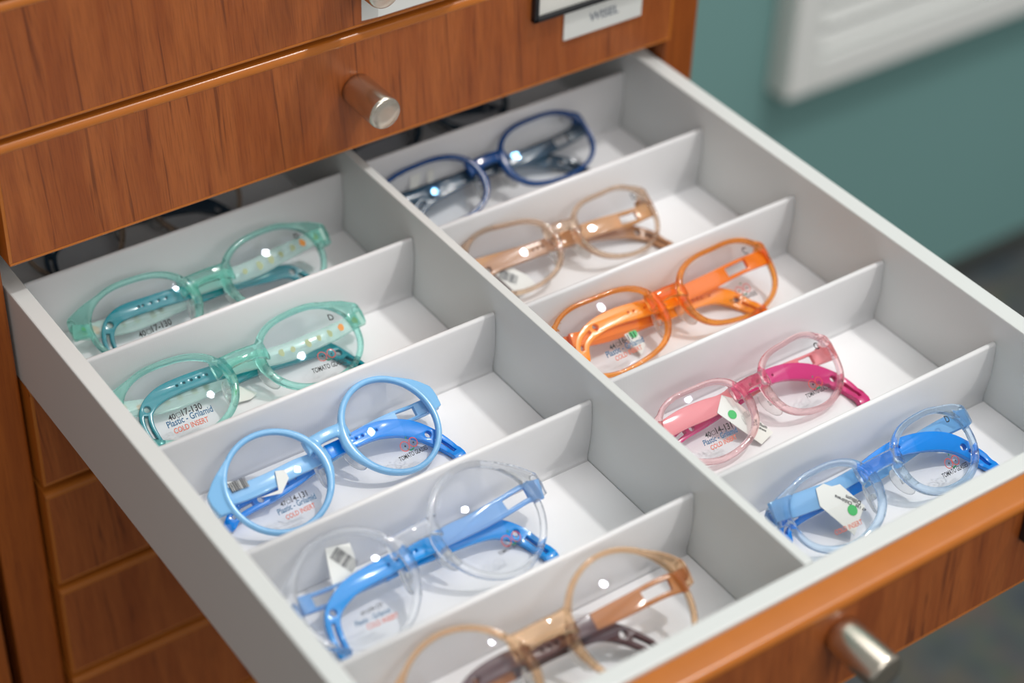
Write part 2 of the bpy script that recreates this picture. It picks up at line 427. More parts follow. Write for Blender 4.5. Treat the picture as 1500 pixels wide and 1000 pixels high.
# pose, outline coefficients and folded-temple centre lines of each pair (metres / millimetres, local)
GD={
'G2':dict(q=[0.07567, -0.28042, -0.0319, 0.02011, 0.50695, -0.00177, 0.03271, 0.02271, 0.01669, 2.26741, 0.00044, 0.0003, -8e-05, 2e-05, 1e-05, 0.0],
 F=["R",[[62.3,4.3,-4.8,7],[54.6,3.9,-4.9,7.5],[44.6,3.0,-5.1,8],[35.1,3.1,-5.2,8.5],[25.5,2.7,-5.4,9],[16.4,3.6,-5.5,8.5],[5.4,5.2,-5.7,7.5],[-7.1,6.3,-5.8,7],[-11.5,6.8,-6.0,7],[-20.1,7.4,-6.1,7],[-28.8,7.6,-6.3,7],[-36.1,7.1,-6.4,7],[-42.5,4.9,-6.6,6.5],[-46.6,1.2,-6.6,6],[-48.2,-4.2,-6.6,5.5],[-48.0,-10.4,-6.6,5],[-47.4,-13.4,-6.4,4.5]],7],
 B=["L",[[-57.4,8.4,-6.2,7],[-51.9,7.2,-8.5,7.5],[-38.6,4.2,-10.1,8.5],[-28.8,3.5,-10.3,9],[-16.2,3.7,-10.5,9],[0.8,3.9,-10.6,8],[15.9,2.9,-10.8,7],[26.3,1.5,-11.0,6.5],[33.6,1.0,-11.1,6.5],[42.1,0.0,-11.3,6.5],[46.9,-6.6,-10.1,6],[49.1,-15.8,-4.9,5.5],[49.5,-22.5,-1.2,5]],5],
 T=[[[-1.4,-0.8,-12.0],[3.2,-7.9,-9.4],[-0.8,-9.4,-8.6],[-9.4,-8.1,-9.3]]]),
'G1':dict(q=[0.0889, -0.22542, -0.02935, -0.07876, 0.65965, 0.06325, 0.03282, 0.02278, 0.01671, 2.26878, 0.00051, 0.00034, -2e-05, 2e-05, 2e-05, 0.0],
 F=["R",[[62.0,7.1,-4.8,7],[53.8,7.1,-5.0,7.5],[44.9,6.0,-5.1,8],[37.0,5.4,-5.3,8.5],[26.9,4.0,-5.4,9],[17.5,4.0,-5.6,8.5],[3.4,4.8,-5.7,7.5],[-10.3,4.7,-5.9,7],[-18.8,5.6,-6.0,7],[-28.1,6.0,-6.2,7],[-37.5,6.5,-6.4,7],[-43.4,5.5,-6.5,6.5],[-47.9,2.5,-6.6,6],[-50.4,-2.2,-6.6,5.5],[-50.8,-7.4,-6.6,5],[-51.0,-13.3,-5.7,4.5]],7],
 B=["L",[[-63.5,6.2,-6.2,7],[-56.9,4.3,-8.5,7.5],[-49.8,3.7,-10.1,8.5],[-38.0,1.9,-10.3,9],[-27.4,1.8,-10.5,9],[0.2,2.8,-10.6,8],[17.7,1.7,-10.8,7],[29.4,-0.3,-11.0,6.5],[35.6,-0.8,-11.1,6.5],[41.3,-2.2,-11.3,6.5],[45.2,-6.1,-11.5,6],[48.5,-11.3,-11.6,5.5],[49.5,-17.2,-7.6,5]],5],
 T=[]),
'B3':dict(q=[0.07984, -0.34692, -0.02998, 0.07491, 0.50397, 0.00272, 0.02838, 0.0202, 0.0202, 2.00036, 1e-05, 1e-05, -0.0, 0.0, -0.0, 0.0],
 F=["L",[[-53.1,5.8,-4.8,8],[-46.5,3.9,-5.0,8],[-34.2,2.7,-5.1,8],[-24.2,2.7,-5.3,7.5],[-16.1,2.8,-5.4,7.5],[-9.2,2.4,-5.6,7],[1.1,2.5,-5.7,6.5],[7.9,2.3,-5.9,6.5],[14.9,2.4,-6.0,7],[23.5,1.9,-6.2,7.5],[31.4,-0.6,-6.4,8],[37.5,-4.1,-6.5,8],[42.2,-8.8,-6.6,7.5],[45.5,-13.5,-6.6,7],[47.9,-19.1,-5.5,6],[48.3,-25.0,-2.2,5.5]],6],
 B=["R",[[54.7,1.4,-6.2,7],[50.3,2.1,-8.7,7.5],[42.3,3.0,-10.2,7.5],[35.7,3.7,-10.3,7.5],[24.7,4.2,-10.5,7],[8.4,3.3,-10.7,7],[-8.1,1.7,-10.9,7],[-19.0,-0.2,-11.1,6.5],[-28.9,-1.1,-11.3,6.5],[-38.0,-1.1,-11.4,6.5],[-46.7,-1.9,-11.6,6],[-51.0,-4.8,-11.8,5.5]],6],
 T=[[[-46.0,9.7,-3.2],[-38.6,7.0,-3.2],[-38.5,4.0,-3.2],[-46.2,5.2,-3.2]],[[-25.8,4.9,-3.2],[-21.9,3.6,-3.2],[-22.3,-0.2,-3.2],[-28.3,-4.5,-3.2],[-37.6,-2.1,-3.2],[-28.9,-2.8,-3.2]]]),
'C4':dict(q=[0.07692, -0.4171, -0.0283, -0.00841, 0.52887, 0.06229, 0.03161, 0.02224, 0.02221, 1.99609, 1e-05, 3e-05, 0.0, 0.0, 0.0, 0.0],
 F=["R",[[60.0,1.5,-4.8,9],[53.4,2.9,-5.0,9],[46.4,2.6,-5.1,9],[36.0,2.2,-5.3,9],[25.9,2.2,-5.4,8.5],[16.4,2.8,-5.6,8.5],[9.8,2.7,-5.7,8],[-2.7,3.5,-5.9,7.5],[-12.9,3.6,-6.0,7.5],[-21.1,3.6,-6.2,7.5],[-29.5,3.2,-6.4,7.5],[-36.0,1.1,-6.5,7],[-41.2,-1.8,-6.6,6.5],[-44.1,-6.0,-6.6,6],[-45.5,-11.9,-6.6,5.5],[-46.4,-18.9,-5.4,5]],6],
 B=["L",[[-51.7,5.4,-6.2,8],[-46.7,5.0,-8.3,8],[-40.1,4.4,-10.1,8],[-27.0,3.3,-10.3,7.5],[-11.7,2.1,-10.4,7],[-0.8,1.5,-10.6,6],[6.7,0.2,-10.7,5.5],[16.3,-0.3,-10.9,6],[25.9,-1.0,-11.0,7],[34.5,-2.4,-11.2,8],[40.0,-5.5,-11.3,8],[44.9,-10.8,-11.5,7],[47.4,-17.3,-9.8,6.5],[48.5,-24.5,-5.6,6]],4],
 T=[[[-30.0,21.4,-9.5],[-20.2,18.9,-9.5],[-21.0,14.0,-9.5],[-24.7,5.8,-9.5],[-35.9,4.5,-9.5],[-34.0,10.6,-9.5]]]),
'A5':dict(q=[0.08678, -0.48849, -0.0262, -0.12032, 0.55179, 0.10253, 0.03549, 0.02553, 0.02552, 2.00533, 0.0, 3e-05, 0.0, 0.0, -0.0, 0.0],
 F=["R",[[62.6,2.8,-4.8,9],[57.9,3.9,-5.0,9],[51.0,4.5,-5.1,9],[39.6,4.4,-5.3,8.5],[28.5,4.5,-5.5,8],[20.3,4.7,-5.6,7],[10.1,4.5,-5.8,7],[1.7,4.0,-6.0,7],[-6.1,5.0,-6.1,7.5],[-13.1,6.2,-6.3,7.5],[-21.1,6.2,-6.5,7.5],[-27.8,5.6,-6.6,7],[-33.7,3.4,-6.6,6.5],[-37.8,-0.9,-6.6,6],[-40.3,-6.5,-6.6,5.5]],5],
 B=["L",[[-55.3,3.0,-6.2,8],[-43.5,2.4,-8.5,8],[-28.3,2.8,-10.1,8],[-10.5,2.6,-10.3,7],[1.5,2.5,-10.5,6],[10.5,2.2,-10.6,6.5],[17.2,1.9,-10.8,7],[23.2,1.4,-11.0,7.5],[28.5,-1.1,-11.1,7.5],[33.1,-4.7,-11.3,7],[36.6,-8.5,-11.5,6.5],[40.3,-13.0,-11.6,6],[42.2,-17.9,-11.8,5]],3],
 T=[]),
'N1':dict(q=[0.24872, -0.21454, -0.02849, 0.04786, 0.58806, 0.00912, 0.03552, 0.02753, 0.01708, 2.53914, 0.00035, 0.00013, -0.00012, 5e-05, 0.00019, 0.0],
 F=["R",[[62.6,3.2,-4.8,7],[56.9,2.7,-5.0,8],[50.2,1.9,-5.2,8],[42.7,1.6,-5.3,8],[33.6,1.6,-5.5,8],[24.3,1.3,-5.7,8],[12.1,2.1,-5.9,7.5],[0.2,3.3,-6.1,7.5],[-12.5,3.7,-6.2,7.5],[-21.8,2.7,-6.4,7.5],[-30.4,1.9,-6.6,7.5],[-37.9,0.2,-6.6,7],[-43.9,-2.8,-6.6,6.5],[-48.2,-7.2,-6.6,6]],6],
 B=["L",[[-59.0,6.9,-6.2,7],[-42.6,5.6,-9.0,7.5],[-22.0,5.1,-10.2,8],[-1.7,3.9,-10.4,7.5],[15.1,3.4,-10.6,7],[28.6,0.7,-10.8,7],[37.0,-3.3,-11.0,7.5],[43.6,-7.0,-11.2,7.5],[48.7,-10.9,-11.4,7],[50.7,-15.7,-8.4,6],[51.5,-21.1,-4.8,5]],4],
 T=[[[-33.9,18.1,-11.0],[-26.5,18.7,-11.0],[-38.4,4.6,-11.0],[-41.7,5.9,-11.0]],[[-24.4,16.7,-11.0],[-20.3,16.7,-11.0],[-26.8,7.4,-11.0],[-29.5,8.5,-11.0]]]),
'R2':dict(q=[0.24723, -0.27831, -0.02985, -0.06071, 0.53793, -0.00347, 0.02878, 0.02219, 0.01679, 2.4663, 0.00047, 0.00052, -0.00043, 5e-05, -4e-05, 0.0],
 F=["R",[[50.9,2.2,-4.8,8],[44.1,1.8,-5.0,8],[37.5,1.4,-5.2,8.5],[24.7,2.2,-5.4,8.5],[14.3,2.3,-5.6,8.5],[5.6,1.9,-5.8,8],[-5.9,1.7,-6.0,7.5],[-18.7,1.6,-6.2,7.5],[-29.1,1.4,-6.4,7.5],[-38.0,0.5,-6.6,7],[-45.4,-2.5,-6.6,6.5],[-50.0,-7.5,-6.6,6],[-51.9,-12.7,-6.6,5]],5],
 B=["L",[[-54.6,4.0,-6.2,7],[-43.5,4.0,-9.3,7.5],[-24.9,3.4,-10.2,8],[-6.3,2.9,-10.5,7.5],[12.7,2.4,-10.7,7],[25.9,0.1,-10.9,7],[37.5,-3.2,-11.1,7],[45.8,-8.1,-11.4,6.5],[48.5,-13.7,-8.2,6],[50.0,-19.8,-4.5,5.5]],3],
 T=[[[-41.6,6.4,-8.0],[-35.3,5.0,-8.0],[-23.4,-8.2,-8.0],[-21.6,-13.5,-8.0],[-32.4,-17.3,-6.1],[-37.5,-3.8,-8.0],[-43.1,1.1,-8.0]]]),
'O3':dict(q=[0.25624, -0.34578, -0.02949, 0.00176, 0.61431, 0.00486, 0.03388, 0.02679, 0.01751, 2.58822, 0.00043, 0.00041, -0.00025, 7e-05, 0.00024, 0.0],
 F=["R",[[61.2,4.5,-4.8,8],[53.2,5.0,-5.0,8],[42.7,5.1,-5.2,8],[28.8,4.3,-5.4,8.5],[16.7,4.0,-5.7,8.5],[4.5,3.8,-5.9,8],[-10.6,5.1,-6.1,8],[-24.3,6.6,-6.3,8],[-34.0,6.3,-6.5,8],[-42.2,4.4,-6.6,7.5],[-47.7,0.7,-6.6,7],[-49.5,-5.0,-6.6,6]],5],
 B=["L",[[-51.2,4.7,-6.2,7],[-34.8,1.8,-9.3,8],[-15.5,0.9,-10.2,8],[3.9,0.2,-10.5,8],[17.2,0.2,-10.7,8],[28.6,-1.3,-10.9,8],[36.5,-5.7,-11.1,8],[40.9,-11.0,-10.1,7.5],[43.1,-17.6,-5.4,7],[43.3,-23.2,-1.5,6]],3],
 T=[[[-25.1,2.6,-8.5],[-18.2,1.3,-8.5],[-17.0,-9.9,-8.5],[-21.4,-13.6,-8.0],[-23.4,-5.7,-8.5]]]),
'P4':dict(q=[0.24952, -0.41279, -0.03185, 0.07025, 0.56596, -0.02027, 0.02781, 0.02011, 0.01471, 2.57197, 0.00056, 0.00056, -0.00017, 9e-05, 0.00011, 0.0],
 F=["L",[[-49.3,5.8,-4.8,8],[-41.7,6.2,-5.0,9],[-34.0,6.5,-5.2,9.5],[-22.0,5.7,-5.3,9.5],[-14.3,5.4,-5.5,7.5],[-6.0,6.3,-5.7,7],[4.5,6.7,-5.9,7],[14.5,6.2,-6.1,7],[22.3,5.0,-6.2,7.5],[30.3,2.2,-6.4,8],[37.5,-1.9,-6.6,8],[43.5,-7.5,-6.6,7.5],[47.2,-14.4,-4.6,7],[46.2,-23.6,1.2,6]],5],
 B=["R",[[51.5,3.1,-6.2,7.5],[46.8,4.1,-8.7,7.5],[39.1,4.8,-10.2,7],[28.9,5.7,-10.3,7],[16.1,6.1,-10.5,7],[0.1,4.8,-10.7,6.5],[-10.4,3.9,-10.9,6.5],[-17.9,3.2,-11.1,6.5],[-27.0,2.5,-11.3,6.5],[-35.9,1.9,-11.4,6],[-42.4,0.1,-11.6,5.5],[-47.1,-2.4,-11.8,5]],5],
 T=[[[-12.7,8.2,-4.2],[-8.7,4.8,-4.2],[-0.4,-16.3,-4.0],[-9.0,-18.4,-2.8],[-19.7,2.2,-4.2]]]),
'T5':dict(q=[0.2608, -0.48092, -0.03143, 0.03626, 0.58738, -0.00215, 0.0292, 0.01995, 0.01489, 2.32602, 0.00014, 0.0003, -9e-05, 1e-05, 4e-05, 0.0],
 F=["L",[[-54.5,9.6,-4.8,9],[-43.7,7.9,-5.0,10],[-37.0,7.1,-5.1,10],[-30.6,6.4,-5.3,10],[-22.6,6.7,-5.4,7],[-14.6,7.0,-5.6,6.5],[-5.7,7.2,-5.7,6.5],[4.4,8.6,-5.9,6.5],[13.2,9.0,-6.0,7],[21.3,7.8,-6.2,8],[29.6,5.7,-6.4,8.5],[38.2,2.2,-6.5,8.5],[43.9,-2.0,-6.6,8],[48.4,-7.6,-6.6,7.5],[51.4,-13.5,-6.0,7],[51.2,-19.4,-2.0,6]],6],
 B=["R",[[55.5,6.1,-6.2,8],[48.9,6.9,-8.7,8.5],[40.1,7.0,-10.2,8.5],[30.0,6.5,-10.3,8.5],[18.6,5.3,-10.5,8],[6.7,4.1,-10.7,7.5],[-9.4,3.6,-10.9,7],[-22.6,3.9,-11.1,7],[-35.7,4.2,-11.3,7],[-44.4,3.4,-11.4,6.5],[-49.4,1.4,-11.6,6],[-50.6,-2.6,-11.8,5]],6],
 T=[[[-31.3,9.8,-3.5],[-26.9,10.1,-3.5],[-24.1,7.6,-3.5],[-20.0,6.8,-3.5],[-14.7,-5.8,-3.5],[-18.0,-7.7,-3.5],[-26.4,-14.0,-3.5],[-33.8,2.9,-3.5]]]),
}

# printing on the lenses: side, words, start, end (mm, local), ink
TX={
'G2':[('L', '40#17-130', [-40.9, -7.4], [-25.9, -8.2], 'ink'), ('L', 'Plastic - Grilamid', [-42.7, -10.0], [-22.3, -11.1], 'blue'), ('L', 'COLD INSERT', [-41.3, -13.3], [-25.9, -14.3], 'red'), ('R', 'TOMATO GLASSES', [25.9, -12.7], [43.3, -13.4], 'ink'), ('R', '@', [33.6, -7.1], [38.0, -7.3], ''), ('R', 'D', [46.1, 7.7], [48.9, 7.6], 'ink')],
'G1':[('L', '40#17-130', [-38.9, -8.2], [-23.3, -7.9], 'ink'), ('R', 'D', [46.9, 8.9], [49.4, 9.0], 'ink')],
'B3':[('L', '47#14-131', [-33.2, -10.3], [-21.2, -11.2], 'ink'), ('L', 'Plastic - Grilamid', [-35.7, -12.7], [-18.6, -13.8], 'blue'), ('L', 'COLD INSERT', [-33.8, -15.9], [-20.7, -16.7], 'red'), ('R', 'TOMATO GLASSES', [22.0, -16.1], [36.8, -16.3], 'ink'), ('R', '@', [27.4, -11.3], [31.6, -11.3], '')],
'C4':[('L', '47#14-131', [-35.2, -9.6], [-26.0, -10.3], 'ink'), ('L', 'Plastic - Grilamid', [-38.9, -12.2], [-24.3, -13.6], 'blue'), ('L', 'COLD INSERT', [-35.5, -15.2], [-22.4, -16.7], 'red'), ('R', 'TOMATO GLASSES', [26.4, -14.9], [38.5, -14.5], 'ink'), ('R', '@', [32.3, -11.0], [36.8, -11.4], '')],
'P4':[('L', '40#14-131', [-34.2, -5.7], [-20.5, -7.0], 'ink'), ('L', 'Plastic - Grilamid', [-36.5, -8.2], [-19.4, -9.5], 'blue'), ('L', 'COLD INSERT', [-34.6, -11.2], [-21.2, -11.9], 'red'), ('R', 'TOMATO GLASSES', [20.5, -10.6], [35.9, -10.9], 'ink'), ('R', '@', [27.1, -6.4], [30.8, -6.5], ''), ('R', 'C', [39.9, 6.9], [42.8, 6.8], 'ink')],
'T5':[('L', 'COLD INSERT', [-36.8, -10.3], [-23.3, -11.5], 'red'), ('R', 'TOMATO GLASSES', [22.9, -11.5], [38.9, -12.0], 'ink'), ('R', '@', [29.4, -7.2], [33.3, -7.5], ''), ('R', 'D', [40.8, 8.1], [43.5, 7.9], 'ink')],
'O3':[('L', '44#16-131', [-39.4, -7.3], [-25.3, -6.5], 'ink'), ('L', 'Plastic - Grilamid', [-42.3, -9.7], [-22.6, -9.8], 'blue'), ('L', 'COLD INSERT', [-39.2, -12.6], [-25.0, -12.4], 'red'), ('R', 'TOMATO GLASSES', [27.1, -10.3], [43.7, -10.7], 'ink'), ('R', '@', [34.6, -6.2], [39.1, -6.2], ''), ('R', 'C', [48.2, 9.1], [51.4, 9.0], 'ink')],
'R2':[('R', 'D', [41.6, 8.4], [44.5, 8.6], 'ink')],
'N1':[('R', 'D', [50.4, 10.1], [52.9, 9.9], 'ink')],
}

# ------------------------------------------------------------------ spectacles
WRAP = math.radians(5)
RB = 0.095
def lens_r(q, th):
    a, b, p = q[7:10]
    v = (abs(math.cos(th)/a)**p+abs(math.sin(th)/b)**p)**(-1/p)
    return v+q[10]*math.sin(2*th)+q[11]*math.sin(3*th)+q[12]*math.cos(3*th)+q[13]*math.sin(th)+q[14]*math.sin(4*th)
def curve_sheet(outline, holes, z_of, ext, bevel, name, mat, parent):
    """flat cut-out (outline with holes), given thickness and bent to z_of(u, v)"""
    c = bpy.data.curves.new(name, 'CURVE'); c.dimensions = '2D'; c.fill_mode = 'BOTH'
    c.extrude = ext; c.bevel_depth = bevel; c.bevel_resolution = 1; c.offset = -bevel
    for pts in [outline]+holes:
        sp = c.splines.new('POLY'); sp.points.add(len(pts)-1); sp.use_cyclic_u = True
        for p, (a, b) in zip(sp.points, pts): p.co = (a, b, 0, 1)
    o = bpy.data.objects.new(name, c); COL.objects.link(o)
    dg = bpy.context.evaluated_depsgraph_get()
    me = bpy.data.meshes.new_from_object(o.evaluated_get(dg))
    bpy.data.objects.remove(o); bpy.data.curves.remove(c)
    for v in me.vertices: v.co.z += z_of(v.co.x, v.co.y)
    bm = bmesh.new(); bm.from_mesh(me); bpy.data.meshes.remove(me)
    bmesh.ops.remove_doubles(bm, verts=bm.verts, dist=1e-6); fix(bm)
    for e in bm.edges:
        if len(e.link_faces) == 2 and e.calc_face_angle(0) > 0.6: e.smooth = False
    return obj(name, bm, mat, parent, smooth=True)
def spline(pts, n=6):
    """Catmull-Rom through rows of numbers"""
    out = []
    P = [pts[0]]+list(pts)+[pts[-1]]
    for i in range(1, len(P)-2):
        a, b, c, d = P[i-1], P[i], P[i+1], P[i+2]
        for k in range(n):
            t = k/n
            out.append([0.5*(2*b[j]+(c[j]-a[j])*t+(2*a[j]-5*b[j]+4*c[j]-d[j])*t*t+(3*b[j]-a[j]-3*c[j]+d[j])*t**3) for j in range(len(b))])
    out.append(list(P[-2])); return out
def smooth_rows(P, it=2):
    for _ in range(it):
        Q = [list(p) for p in P]
        for i in range(1, len(P)-1):
            for j in range(len(P[i])): Q[i][j] = 0.25*P[i-1][j]+0.5*P[i][j]+0.25*P[i+1][j]
        P = Q
    return P
def strip(rows, i0, i1, name, mat, parent, holes=(), ext=0.0008, bevel=0.0004, round_end=False, round_start=False, scale=1.0):
    seg = rows[i0:i1+1]
    Lp, Rp = [], []
    for i, p in enumerate(seg):
        a = seg[max(0, i-1)]; b = seg[min(len(seg)-1, i+1)]
        d = Vector((b[0]-a[0], b[1]-a[1])); d.normalize(); nrm = Vector((-d.y, d.x))
        w = p[3]/2*scale
        Lp.append((p[0]+nrm.x*w, p[1]+nrm.y*w)); Rp.append((p[0]-nrm.x*w, p[1]-nrm.y*w))
    def cap(p, d, w):
        a0 = math.atan2(d.y, d.x)
        return [(p[0]+math.cos(a0+PI/2-PI*k/8)*w, p[1]+math.sin(a0+PI/2-PI*k/8)*w) for k in range(1, 8)]
    out = list(Lp)
    if round_end:
        d = Vector((seg[-1][0]-seg[-2][0], seg[-1][1]-seg[-2][1])).normalized(); out += cap(seg[-1], d, seg[-1][3]/2*scale)
    out += Rp[::-1]
    if round_start:
        d = Vector((seg[0][0]-seg[1][0], seg[0][1]-seg[1][1])).normalized(); out += cap(seg[0], d, seg[0][3]/2*scale)
    def z_of(u, v):
        best = sorted(seg, key=lambda p: (p[0]-u)**2+(p[1]-v)**2)[:2]
        d0, d1 = [math.hypot(p[0]-u, p[1]-v)+1e-7 for p in best]
        return (best[0][2]*d1+best[1][2]*d0)/(d0+d1)
    return curve_sheet(out, list(holes), z_of, ext, bevel, name, mat, parent)
def hole_round(rows, i, r, off=0.0, n=12):
    p = rows[i]; return [(p[0]+r*math.cos(-2*PI*k/n), p[1]+r*math.sin(-2*PI*k/n)) for k in range(n)]
def hole_slot(rows, i0, i1, w):
    seg = rows[i0:i1+1]; A, B = [], []
    for i, p in enumerate(seg):
        a = seg[max(0, i-1)]; b = seg[min(len(seg)-1, i+1)]
        d = Vector((b[0]-a[0], b[1]-a[1])).normalized(); n = Vector((-d.y, d.x))
        A.append((p[0]+n.x*w/2, p[1]+n.y*w/2)); B.append((p[0]-n.x*w/2, p[1]-n.y*w/2))
    return A+B[::-1]
def at_len(rows, s, i0=0):
    d = 0
    for i in range(i0, len(rows)-1):
        if d >= s: return i
        d += math.hypot(rows[i+1][0]-rows[i][0], rows[i+1][1]-rows[i][1])
    return len(rows)-1

def make_glasses(key, label, st):
    g = GD[key]; q = g['q']
    yaw_, tilt, rol = q[3:6]
    U = Vector((math.cos(yaw_), math.sin(yaw_), 0)); B = Vector((-math.sin(yaw_), math.cos(yaw_), 0)); Z = Vector((0, 0, 1))
    V = B*math.cos(tilt)+Z*math.sin(tilt); Nn = U.cross(V)
    U2 = U*math.cos(rol)+V*math.sin(rol); V2 = -U*math.sin(rol)+V*math.cos(rol)
    M = Matrix((U2, V2, Nn)).transposed().to_4x4(); M.translation = Vector(q[:3])
    t = thing('eyeglasses', label, 'glasses', mat=M, group='children\'s spectacles in the open drawer')
    c = q[6]; rw = st.get('rim', 0.0028); dep = st.get('depth', 0.0034)
    rin = lambda th: lens_r(q, th)-(rw/2 if st.get('centre') else 0)
    def lp(side, a, b, n=0.0):      # lens coordinates (temporal, up, out) to local
        return Vector((side*(c+a*math.cos(WRAP)+n*math.sin(WRAP)), b, n*math.cos(WRAP)-a*math.sin(WRAP)))
    # --- front frame: two rims, bridge, end pieces, fused
    bm = bmesh.new()
    nth = 72
    for side in (-1, 1):
        pts, fr = [], []
        for k in range(nth):
            th = 2*PI*k/nth
            nas = max(0, math.cos(th-PI))**3; w = rw*(1+st.get('nasal', 0.35)*nas+st.get('low', 0)*max(0, -math.sin(th))**2)
            r = rin(th)+w/2
            pts.append(lp(side, r*math.cos(th), r*math.sin(th), -dep*0.35))
            th2 = th+0.02; r2 = rin(th2)+w/2
            T = (lp(side, r2*math.cos(th2), r2*math.sin(th2), -dep*0.35)-pts[-1]).normalized()
            Bn = Vector((side*math.sin(WRAP), 0, math.cos(WRAP))); A = T.cross(Bn).normalized()
            fr.append((A, Bn, w/2, dep/2))
        sweep(bm, pts, fr, close=True, nsec=10, expo=2.8)
        # brow wedge running out to the end piece
        r20 = rin(0)+rw; eu = st['eu']; vt = st['vt']; vb = st['vb']
        thb_ = math.asin(max(-0.9, min(0.9, (vb-0.0012)/rin(0)))); tht = math.radians(st.get('brow', 74))
        inner = []
        for k in range(15):
            th = thb_+(tht-thb_)*k/14; r = rin(th)+rw*0.45
            inner.append((r*math.cos(th), r*math.sin(th)))
        ot = rin(tht)+rw*0.96; T0 = (ot*math.cos(tht), ot*math.sin(tht)); C0 = (r20+eu-0.0016, vt)
        mid = ((T0[0]+C0[0])/2, max((T0[1]+C0[1])/2+0.0006, (T0[1]*0.5+C0[1]*0.5)+0.0006))
        outer = [(r20+eu-0.0008, vb), (r20+eu, (vt+vb)/2), (r20+eu-0.0004, vt-0.0012), C0, ((mid[0]+C0[0])/2, (mid[1]+C0[1])/2+0.0004), mid, T0]
        poly = inner[::-1]+outer if False else inner[::-1]+outer
        def nz_(a): return -dep*0.35-0.22*max(0, a-rin(0)*0.9)
        F_ = [bm.verts.new(lp(side, a, b, nz_(a)+dep*0.46)) for a, b in poly]
        K_ = [bm.verts.new(lp(side, a, b, nz_(a)-dep*0.46)) for a, b in poly]
        m_ = len(poly)
        bm.faces.new(F_); bm.faces.new(K_[::-1])
        for k in range(m_): bm.faces.new((F_[k], F_[(k+1) % m_], K_[(k+1) % m_], K_[k]))
        hb = [lp(side, r20+eu-0.0022, (vt+vb)/2-0.0003, nz_(r20+eu)), lp(side, r20+eu-0.0020, (vt+vb)/2-0.0006, -0.0066)]
        sweep(bm, hb, [(Vector((1, 0, 0)), Vector((0, 1, 0)), 0.0017, (vt-vb)*0.44)]*2, nsec=12, expo=4)
    # bridge
    bv = st.get('bridge_v', 0.006); bh = st.get('bridge_h', 0.006)/2; n = 13
    thb = PI-math.asin(min(0.9, bv/q[8])); rb = rin(thb)
    ub = c+(rb+0.0004)*math.cos(thb)
    pts, fr = [], []
    for i in range(n):
        x = -1+2*i/(n-1); uu = x*(ub+0.0012)
        arch = (1-x*x)
        pts.append(Vector((uu, bv+0.0012*arch-0.0002, 0.0014*arch-dep*0.3)))
        fl = 1+0.45*abs(x)**3
        fr.append((Vector((0, 0, 1)), Vector((0, 1, 0)), dep*0.5, bh*fl))
    sweep(bm, pts, fr, nsec=12, expo=3.0)
    # saddle flanks running down the nasal side of each rim
    for side in (-1, 1):
        pts, fr = [], []
        for i in range(8):
            th = thb+(i/7)*math.radians(st.get('flank', 48)); r = rin(th)+rw*0.6
            k = math.sin(PI*min(1, 0.25+i/7*0.75))
            p = lp(side, r*math.cos(th)-0.0011*k, r*math.sin(th), -dep*0.35-0.0006*k)
            pts.append(p); fr.append((Vector((1, 0, 0)), Vector((0, 0, 1)), rw*(0.35+0.35*k), dep*0.55))
        sweep(bm, pts, fr, nsec=10)
    bmesh.ops.triangulate(bm, faces=[f_ for f_ in bm.faces if len(f_.verts) > 4]); fix(bm)
    f = obj('front_frame', bm, st['frame'], t, smooth=True, label=st.get('frame_label'))
    m = f.modifiers.new('fuse', 'REMESH'); m.mode = 'VOXEL'; m.voxel_size = 0.00038; m.use_smooth_shade = True
    s = f.modifiers.new('soft', 'SMOOTH'); s.iterations = 5; s.factor = 0.5
    bake(f)
    for p in f.data.polygons: p.use_smooth = True
    if st['frame'].name not in [x.name for x in f.data.materials if x]:
        f.data.materials.clear(); f.data.materials.append(st['frame'])
    # --- lenses
    def sag(a, b): return 0.0016-(a*a+b*b)/(2*RB)
    lens_o = {}
    for side in (-1, 1):
        bm = bmesh.new(); nr, na = 9, 72
        layers = []
        for dz in (0.0, -0.0012):
            cen = bm.verts.new(lp(side, 0, 0, sag(0, 0)+dz)); rings = []
            for i in range(1, nr+1):
                rings.append([bm.verts.new(lp(side, *(lambda r, th: (r*math.cos(th), r*math.sin(th)))((rin(2*PI*k/na)+0.0004)*i/nr, 2*PI*k/na),
                              sag((rin(2*PI*k/na))*i/nr*math.cos(2*PI*k/na), rin(2*PI*k/na)*i/nr*math.sin(2*PI*k/na))+dz)) for k in range(na)])
            for k in range(na): bm.faces.new((cen, rings[0][k], rings[0][(k+1) % na]))
            for r0, r1 in zip(rings, rings[1:]):
                for k in range(na): bm.faces.new((r0[k], r1[k], r1[(k+1) % na], r0[(k+1) % na]))
            layers.append(rings[-1])
        for k in range(na): bm.faces.new((layers[0][k], layers[1][k], layers[1][(k+1) % na], layers[0][(k+1) % na]))
        fix(bm)
        lens_o[side] = obj('lens', bm, st.get('lens', LENS), t, smooth=True)
    # --- printing on the lenses
    inks = dict(ink=INK, blue=BLUEINK, red=REDINK)
